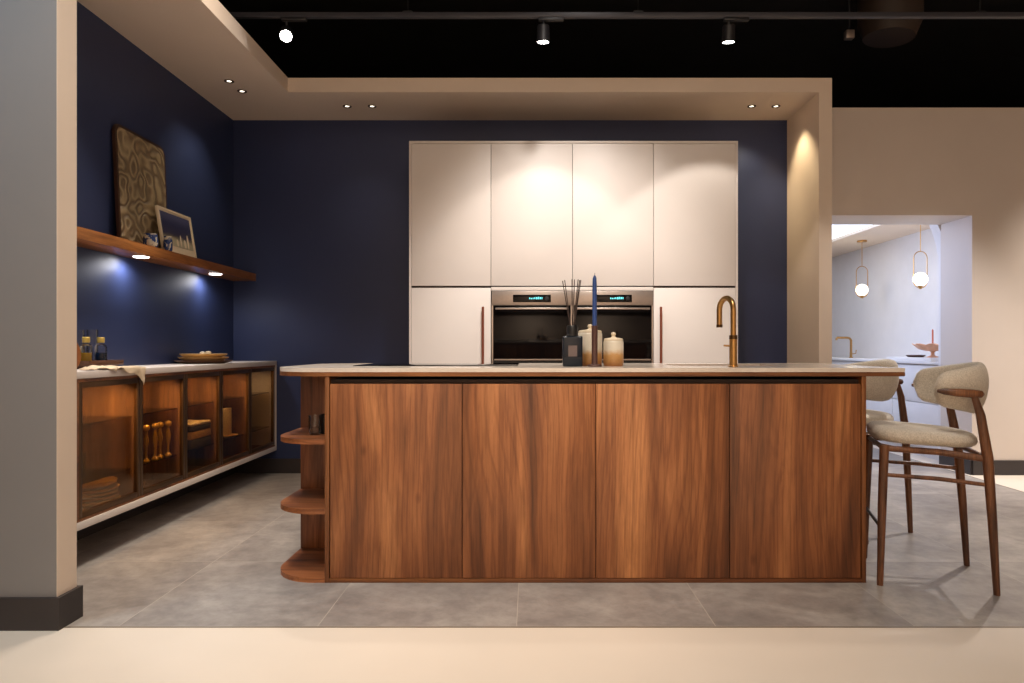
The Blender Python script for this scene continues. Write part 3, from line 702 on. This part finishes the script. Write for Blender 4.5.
# ------------------------------------------------------------ bar stools
def make_stool(loc, rz, label):
    t = thing('bar_stool', label, 'bar stool', loc, rz, None)
    # seat cushion: superellipse plan, local +X is the back
    mb = MB(); n = 48
    prof = [(0,.615),(.80,.615),(.93,.618),(.985,.628),(1.0,.643),(.985,.660),(.93,.672),(.8,.679),(.5,.683),(0,.684)]
    rings = []
    for s_, z in prof:
        if s_ == 0: rings.append([mb.bm.verts.new((-.01,0,z))]); continue
        ring = []
        for k in range(n):
            a = 2*PI*k/n; e = 2/2.9
            x = math.copysign(abs(math.cos(a))**e, math.cos(a))*.215*s_-.03
            y = math.copysign(abs(math.sin(a))**e, math.sin(a))*.235*s_*(1-.06*math.cos(a))
            dip = -.010*(1-(x*x+y*y)/.055) if z > .66 and s_ < .9 else 0
            ring.append(mb.bm.verts.new((x, y, z+.014*(-x)/.23*(1 if z > .64 else .7)+max(-.01, dip)*.6)))
        rings.append(ring)
    for a_, b_ in zip(rings, rings[1:]):
        for k in range(n):
            j = (k+1) % n
            if len(a_) == 1: mb.bm.faces.new((a_[0], b_[j], b_[k]))
            elif len(b_) == 1: mb.bm.faces.new((a_[k], a_[j], b_[0]))
            else: mb.bm.faces.new((a_[k], a_[j], b_[j], b_[k]))
    mb.build('seat', M['fabric'], t, angle=80)
    # wrap-around backrest
    mb = MB(); m = 24; rings = []; N = 46; A = math.radians(94)
    for i in range(N+1):
        q = -1+2*i/N; a = q*A; aq = abs(q)
        end = math.sqrt(max(0, 1-max(0, (aq-.86)/.14)**2)) if aq > .86 else 1
        end = max(end, .04)
        hh = (.117-.048*aq**1.5)*(.25+.75*end); th = .031*(.2+.8*end)
        zc = .862+.0*aq; Rm = .207
        rings.append([])
        for k in range(m):
            p = 2*PI*k/m; e = 2/2.5
            cr = math.copysign(abs(math.cos(p))**e, math.cos(p)); cz = math.copysign(abs(math.sin(p))**e, math.sin(p))
            tilt = .012*cz-.014*(cz*cz)
            rr = Rm+cr*th+tilt
            rings[-1].append(mb.bm.verts.new((rr*math.cos(a)-.0, rr*math.sin(a), zc+cz*hh)))
    for a_, b_ in zip(rings, rings[1:]):
        for k in range(m): mb.bm.faces.new((a_[k], a_[(k+1) % m], b_[(k+1) % m], b_[k]))
    mb.bm.faces.new(rings[0]); mb.bm.faces.new(rings[-1])
    mb.build('backrest', M['fabric'], t, angle=80)
    for sy in (-1, 1):
        MB().tube([(-.232,.215*sy,0), (-.222,.208*sy,.35), (-.212,.200*sy,.614)], [.013,.0185,.020], 16).build('leg', M['stoolwood'], t)
        MB().tube([(.217,.214*sy,0), (.200,.218*sy,.30), (.180,.225*sy,.58), (.150,.236*sy,.76), (.125,.240*sy,.842)], [.013,.018,.0215,.018,.0125], 16).build('leg', M['stoolwood'], t)
        MB().tube([(-.215,.203*sy,.600), (0,.203*sy,.592), (.180,.222*sy,.572)], [(.013,.010),(.014,.011),(.015,.012)], 14).build('seat_rail', M['stoolwood'], t)
        MB().tube([(-.222,.208*sy,.485), (0,.213*sy,.478), (.188,.220*sy,.462)], [.0085,.0095,.0085], 12).build('stretcher', M['stoolwood'], t)
        MB().tube([(-.015,.244*sy,.858),(.01,.248*sy,.856),(.06,.250*sy,.852),(.12,.244*sy,.848),(.155,.234*sy,.846),(.165,.228*sy,.845)], [(.006,.004),(.013,.010),(.017,.013),(.018,.014),(.015,.011),(.006,.004)], 14).build('back_bracket', M['stoolwood'], t)
    MB().tube([(-.226,-.21,.25), (-.226,.21,.25)], .0075, 12).build('footrest', M['black'], t)
    MB().tube([(-.212,-.2,.598), (-.212,.2,.598)], (.011), 12).build('seat_rail', M['stoolwood'], t)
    MB().tube([(.180,-.222,.575), (.180,.222,.575)], (.011), 12).build('seat_rail', M['stoolwood'], t)
    return t
st1 = make_stool((1.82, 3.30, 0), math.radians(-16.6), 'nearer beige upholstered bar stool with walnut legs, fully seen right of the island')
dup(st1, (1.845, 4.12, 0), math.radians(-57), 'farther beige upholstered bar stool, partly hidden behind the worktop end')

# ------------------------------------------------------------ far room fittings
bc = thing('base_cabinet', 'white drawer base cabinets along the wall of the room beyond', 'base cabinet', (3.93, 8.4, 0))
R_ = lambda n, mb, m, **k: at_world(bc, mb, n, m, **k)
R_('carcass', MB().box(3.72, 4.165, 6.47, 10.4, .10, .885), M['cool_wall'], smooth=False)
R_('plinth', MB().box(3.76, 4.165, 6.47, 10.4, 0, .10), M['cool_wall'], smooth=False)
ys = [6.475, 7.35, 8.25, 9.15, 10.4]
for a_, b_ in zip(ys, ys[1:]):
    R_('drawer', MB().box(3.70, 3.72, a_+.003, b_-.003, .105, .515, .001), M['cool_wall'])
    R_('drawer', MB().box(3.70, 3.72, a_+.003, b_-.003, .521, .87, .001), M['cool_wall'])
o = at_world(thing('worktop', 'white worktop on the drawer cabinets of the room beyond', 'worktop', (3.92, 8.4, .885)), MB().box(3.68, 4.165, 6.47, 10.4, .885, .91, .002), 'slab', M['cool_wall'])
ft = thing('kitchen_tap', 'small brass right-angled tap on the worktop of the room beyond', 'tap', (3.99, 8.95, .91))
MB().lathe([(0,0),(.024,0),(.024,.008),(.016,.01),(.016,.07),(0,.07)]).build('body', M['brass'], ft)
MB().tube([(0,0,.07),(0,0,.22),(-.02,0,.245),(-.05,0,.25),(-.17,0,.25),(-.18,0,.24),(-.18,0,.22)], .014, 12).build('spout', M['brass'], ft)
MB().tube([(.015,0,.05),(.06,0,.055),(.065,0,.10)], .006, 8).build('lever', M['brass'], ft)
def pendant(x, y, zg, label):
    t = thing('pendant_light', label, 'pendant light', (x, y, 2.28))
    d = zg-2.28
    MB().lathe([(0,0),(.055,0),(.055,-.018),(.05,-.022),(0,-.022)]).build('canopy', M['brass'], t)
    top = d+.275
    MB().tube([(0,0,-.02),(0,0,top)], .004, 8).build('rod', M['brass'], t)
    w = .066; pts = []
    for k in range(13): q = PI*k/12; pts.append((w*math.cos(q), 0, top-w+w*math.sin(q)))
    for k in range(13): q = PI+PI*k/12; pts.append((w*math.cos(q), 0, d-.02+w*math.sin(q)))
    pts.append(pts[0])
    MB().tube(pts, .0045, 8, cap=False).build('loop_frame', M['brass'], t)
    MB().sphere((0,0,d), .068, 28).build('globe', M['globe'], t)
    MB().lathe([(0,d-.098),(.014,d-.096),(.016,d-.08),(.022,d-.064),(0,d-.062)]).build('holder_cap', M['brass'], t)
    lamp('POINT', 'pendant_lamp', (x-.12, y, zg), 3.2, (1,.85,.6), .08)
pendant(3.85, 8.35, 1.706, 'brass loop pendant lamp with opal globe and its ceiling cup in view, left one')
pendant(3.85, 7.10, 1.713, 'larger looking brass loop pendant lamp with opal globe nearer the arch')
# tray and pedestal bowl on the far worktop
o = MB().box(-.16,.16,-.42,.42,0,.034,.006).build('serving_board', M['cool_wall']); o.location = (3.88, 7.10, .91); tag(o, 'white slab board on the worktop of the room beyond', 'serving board')
o = MB().lathe([(0,0),(.07,0),(.09,.02),(.086,.022),(.06,.006),(0,.006)]).build('saucer', M['brown']); o.location = (3.84, 7.17, .944); tag(o, 'small brown saucer beside the peach bowl in the room beyond', 'saucer')
pb = thing('pedestal_bowl', 'peach scalloped pedestal bowl on the white board beyond the opening', 'bowl', (3.87, 6.92, .944))
MB().lathe([(0,0),(.05,0),(.05,.008),(.018,.02),(.016,.05),(.03,.062),(0,.062)]).build('foot', M['peach'], pb)
bw = MB(); n = 60; rg = []
for r, z, wv in ((.0,.06,0),(.05,.062,0),(.12,.080,.1),(.165,.125,.25),(.160,.129,.25),(.11,.090,.1),(.04,.072,0),(0,.070,0)):
    rg.append([bw.bm.verts.new((0,0,z))] if r == 0 else [bw.bm.verts.new((r*(1+wv*.4*math.sin(8*2*PI*k/n))*math.cos(2*PI*k/n), r*(1+wv*.4*math.sin(8*2*PI*k/n))*math.sin(2*PI*k/n), z+wv*.03*math.sin(8*2*PI*k/n))) for k in range(n)])
for a_, b_ in zip(rg, rg[1:]):
    for k in range(n):
        j = (k+1) % n
        if len(a_) == 1: bw.bm.faces.new((a_[0], b_[j], b_[k]))
        elif len(b_) == 1: bw.bm.faces.new((a_[k], a_[j], b_[0]))
        else: bw.bm.faces.new((a_[k], a_[j], b_[j], b_[k]))
bw.build('bowl_body', M['peach'], pb)
tc_ = thing('taper_candle', 'thin coral candle standing in the peach bowl beyond the opening', 'candle', (3.87, 6.92, 1.0155))
MB().lathe([(0,0),(.028,0),(.03,.012),(.012,.035),(.010,.045),(0,.045)]).build('candle_cup', M['brown'], tc_)
MB().lathe([(0,.045),(.008,.045),(.0075,.19),(.003,.20),(0,.20)]).build('candle_body', M['coral'], tc_)

# ------------------------------------------------------------ ceiling fittings
TY, TZ2 = 4.64, 3.165
tk = thing('lighting_track', 'long dark lighting track hung below the black ceiling', 'lighting track', (1.5, TY, TZ2))
at_world(tk, MB().box(-2.2, 6.2, TY-.018, TY+.018, TZ2, TZ2+.032, .003), 'rail', M['track'])
for x in (-.787, .697, 2.9, 4.9): at_world(tk, MB().tube([(x, TY, TZ2+.032), (x, TY, 4.3)], .003, 6).box(x-.03, x+.03, TY-.019, TY+.019, TZ2+.028, TZ2+.04), 'hanger_cable', M['matt_lamp'])
def spot(x, label, ax, ay, z=3.045):
    t = thing('track_spotlight', label, 'spotlight', (x, TY, TZ2))
    MB().box(-.03,.13,-.016,.016,-.02,0,.003).build('adapter', M['matt_lamp'], t)
    MB().tube([(0,0,-.02),(0,0,-.065)], .008, 10).build('stem', M['matt_lamp'], t)
    rot = Matrix.Rotation(ax, 4, 'X') @ Matrix.Rotation(ay, 4, 'Y')
    T_ = Matrix.Translation((0,0,-.10)) @ rot
    MB().lathe([(0,.05),(.036,.05),(.040,.045),(.042,-.055),(.036,-.055),(.036,-.045)], n=28).xf(T_).build('housing', M['matt_lamp'], t)
    MB().lathe([(0,-.052),(.0355,-.052),(.0355,-.047),(0,-.047)], n=28).xf(T_).build('lens', M['lens'], t)
    return Vector((x, TY, TZ2)) + (T_ @ Vector((0,0,-.075)))
p1 = spot(-1.57, 'leftmost track spotlight, tilted towards the viewer with a round bright lens', math.radians(-50), math.radians(-12))
p2 = spot(.085, 'middle track spotlight above the island, pointing down', math.radians(6), 0)
p3 = spot(1.28, 'rightmost track spotlight, pointing down at the right tall cabinet', math.radians(8), 0)
lamp('SPOT', 'track_lamp', p2, 19, (1,.92,.84), .02, aim=p2+Vector((0,.10,-1)), angle=86, blend=.22)
lamp('SPOT', 'track_lamp', p3, 30, (1,.92,.84), .02, aim=p3+Vector((.03,.10,-1)), angle=88, blend=.22)
lamp('SPOT', 'track_lamp', p1, 60, (1,.9,.8), .03, aim=p1+Vector((.1,-.7,-1)), angle=95, blend=.4)
dl = None
for x, y, lab in ((-2.127,5.09,'recessed soffit downlight over the shelf, nearer of the left pair'), (-2.115,5.29,'recessed soffit downlight over the shelf, farther of the left pair'),
             (-1.427,5.62,'recessed downlight in the back soffit, first of the pair left of the tall units'), (-1.232,5.62,'recessed downlight in the back soffit, second of the pair left of the tall units'),
             (1.73,5.62,'recessed downlight in the back soffit, inner of the pair near the right reveal'), (1.92,5.62,'recessed downlight in the back soffit, closest to the right reveal')):
    if dl is None:
        dl = thing('recessed_downlight', lab, 'downlight', (x, y, SZ0))
        MB().lathe([(.034,0),(.034,-.004),(.022,-.005),(.016,-.001),(.016,0)], n=24).build('ring', M['brass_dark'], dl)
        MB().lathe([(0,-.001),(.0155,-.001),(.0155,0),(0,0)], n=24).build('lens', M['downlens'], dl)
    else: dup(dl, (x, y, SZ0), 0, lab)
    w = {-2.127:7, -2.115:10, -1.427:3, -1.232:3, 1.73:16, 1.92:24}[x]
    aimx = x+.15 if x > 1.9 else (x-.2 if x < -2 else x)
    lamp('SPOT', 'downlight_lamp', (x, y, SZ0-.02), w, (1,.80,.5) if x > 0 else (1,.86,.66), .02, aim=(aimx, 6.0 if x == 1.73 else y, 1.9), angle=85, blend=.7)
# duct and sensor
du = thing('air_duct', 'dull brown air duct coming down from the black ceiling', 'air duct', (3.0, 6.0, 4.3))
at_world(du, MB().tube([(3.0,6,4.29),(3.0,6,3.75),(2.99,6,3.62)], [.25,.25,.2], 28), 'duct_pipe', M['duct'])
at_world(du, MB().lathe([(.25,0),(.262,.0),(.262,.03),(.25,.03)], (3.0,6,4.05), 28), 'duct_band', M['duct'])
cam_s = thing('ceiling_sensor', 'small pale sensor box on a stem under the black ceiling', 'sensor', (2.66, 6.0, 4.3))
MB().tube([(0,0,0),(0,0,-.62)], .008, 8).build('stem', M['matt_lamp'], cam_s)
MB().box(-.035,.035,-.03,.03,-.69,-.62,.006).build('sensor_head', M['steel'], cam_s)

# ------------------------------------------------------------ lighting
warm = (1,.87,.74)
lamp('SPOT', 'showroom_key', (-.5, .6, 4.0), 250, warm, .25, aim=(-.45, 3.1, .55), angle=50, blend=.9)
lamp('SPOT', 'showroom_key_right', (.9, .6, 4.0), 70, warm, .25, aim=(.9, 3.1, .5), angle=46, blend=.9)
lamp('SPOT', 'showroom_floor_left', (-1.0, 1.9, 4.0), 235, (1,.92,.82), .12, aim=(-1.0, 2.3, 0), angle=80, blend=.8)
lamp('SPOT', 'showroom_floor_mid', (1.0, 1.8, 4.0), 150, (1,.91,.81), .12, aim=(1.0, 2.2, 0), angle=75, blend=.8)
lamp('SPOT', 'wall_washer_right', (5.5, 4.7, 3.5), 560, (1,.90,.80), .05, aim=(5.1, 5.9, .7), angle=78, blend=.9)
lamp('SPOT', 'floor_right', (3.5, 5.0, 3.6), 330, (1,.93,.88), .05, aim=(3.0, 4.7, 0), angle=72, blend=.5)
lamp('SPOT', 'cool_side_light', (-2.7, 1.6, 4.1), 170, (.42,.74,1), .3, aim=(-2.3, 2.66, 2.3), angle=60, blend=1)
lamp('SPOT', 'aisle_light', (-1.35, 3.9, 3.9), 190, warm, .2, aim=(-1.45, 3.9, 0), angle=72, blend=.9)
lamp('SPOT', 'cabinet_door_fill', (.3, 3.0, 4.15), 540, (1,.93,.87), .15, aim=(.3, 5.31, .75), angle=50, blend=.8)  # unseen spot added to brighten the lower cabinet doors
lamp('AREA', 'rear_wall_bounce_fill', (0, -1.6, 3.6), 400, (1,.87,.74), 2.5, aim=(0, -5, 1.0))  # unseen fill added, bounced off the rear wall to lift the soffit
lamp('SPOT', 'reveal_blue_fill', (2.45, 6.22, 1.8), 22, (.5,.62,1), .1, aim=(3.61, 6.1, 1.2), angle=110, blend=.8)  # hidden blue spot added to tint the opening's reveal like daylight
lamp('AREA', 'room_fill', (.5, 1.6, 4.2), 32, warm, 3, aim=(.5, 3.6, 0))
lamp('AREA', 'far_room_daylight', (2.4, 7.6, 1.9), 24, (.55,.68,1), .8, aim=(3.8, 6.6, .9), sy=1.4)

w = bpy.data.worlds.new('world'); scene.world = w; w.use_nodes = True
w.node_tree.nodes['Background'].inputs[0].default_value = (.9,.8,.7,1); w.node_tree.nodes['Background'].inputs[1].default_value = .02

cam = bpy.data.cameras.new('camera'); co = bpy.data.objects.new('camera', cam); COL.objects.link(co)
co.location = (0,0,CH); co.rotation_euler = (PI/2,0,0)
cam.sensor_width = 36; cam.lens = 720/1024*36; cam.shift_x = -18/1024; cam.shift_y = 5.5/1024; cam.clip_start = .05
scene.camera = co
scene.view_settings.view_transform = 'Standard'
scene.view_settings.look = 'None'
scene.view_settings.exposure = 0
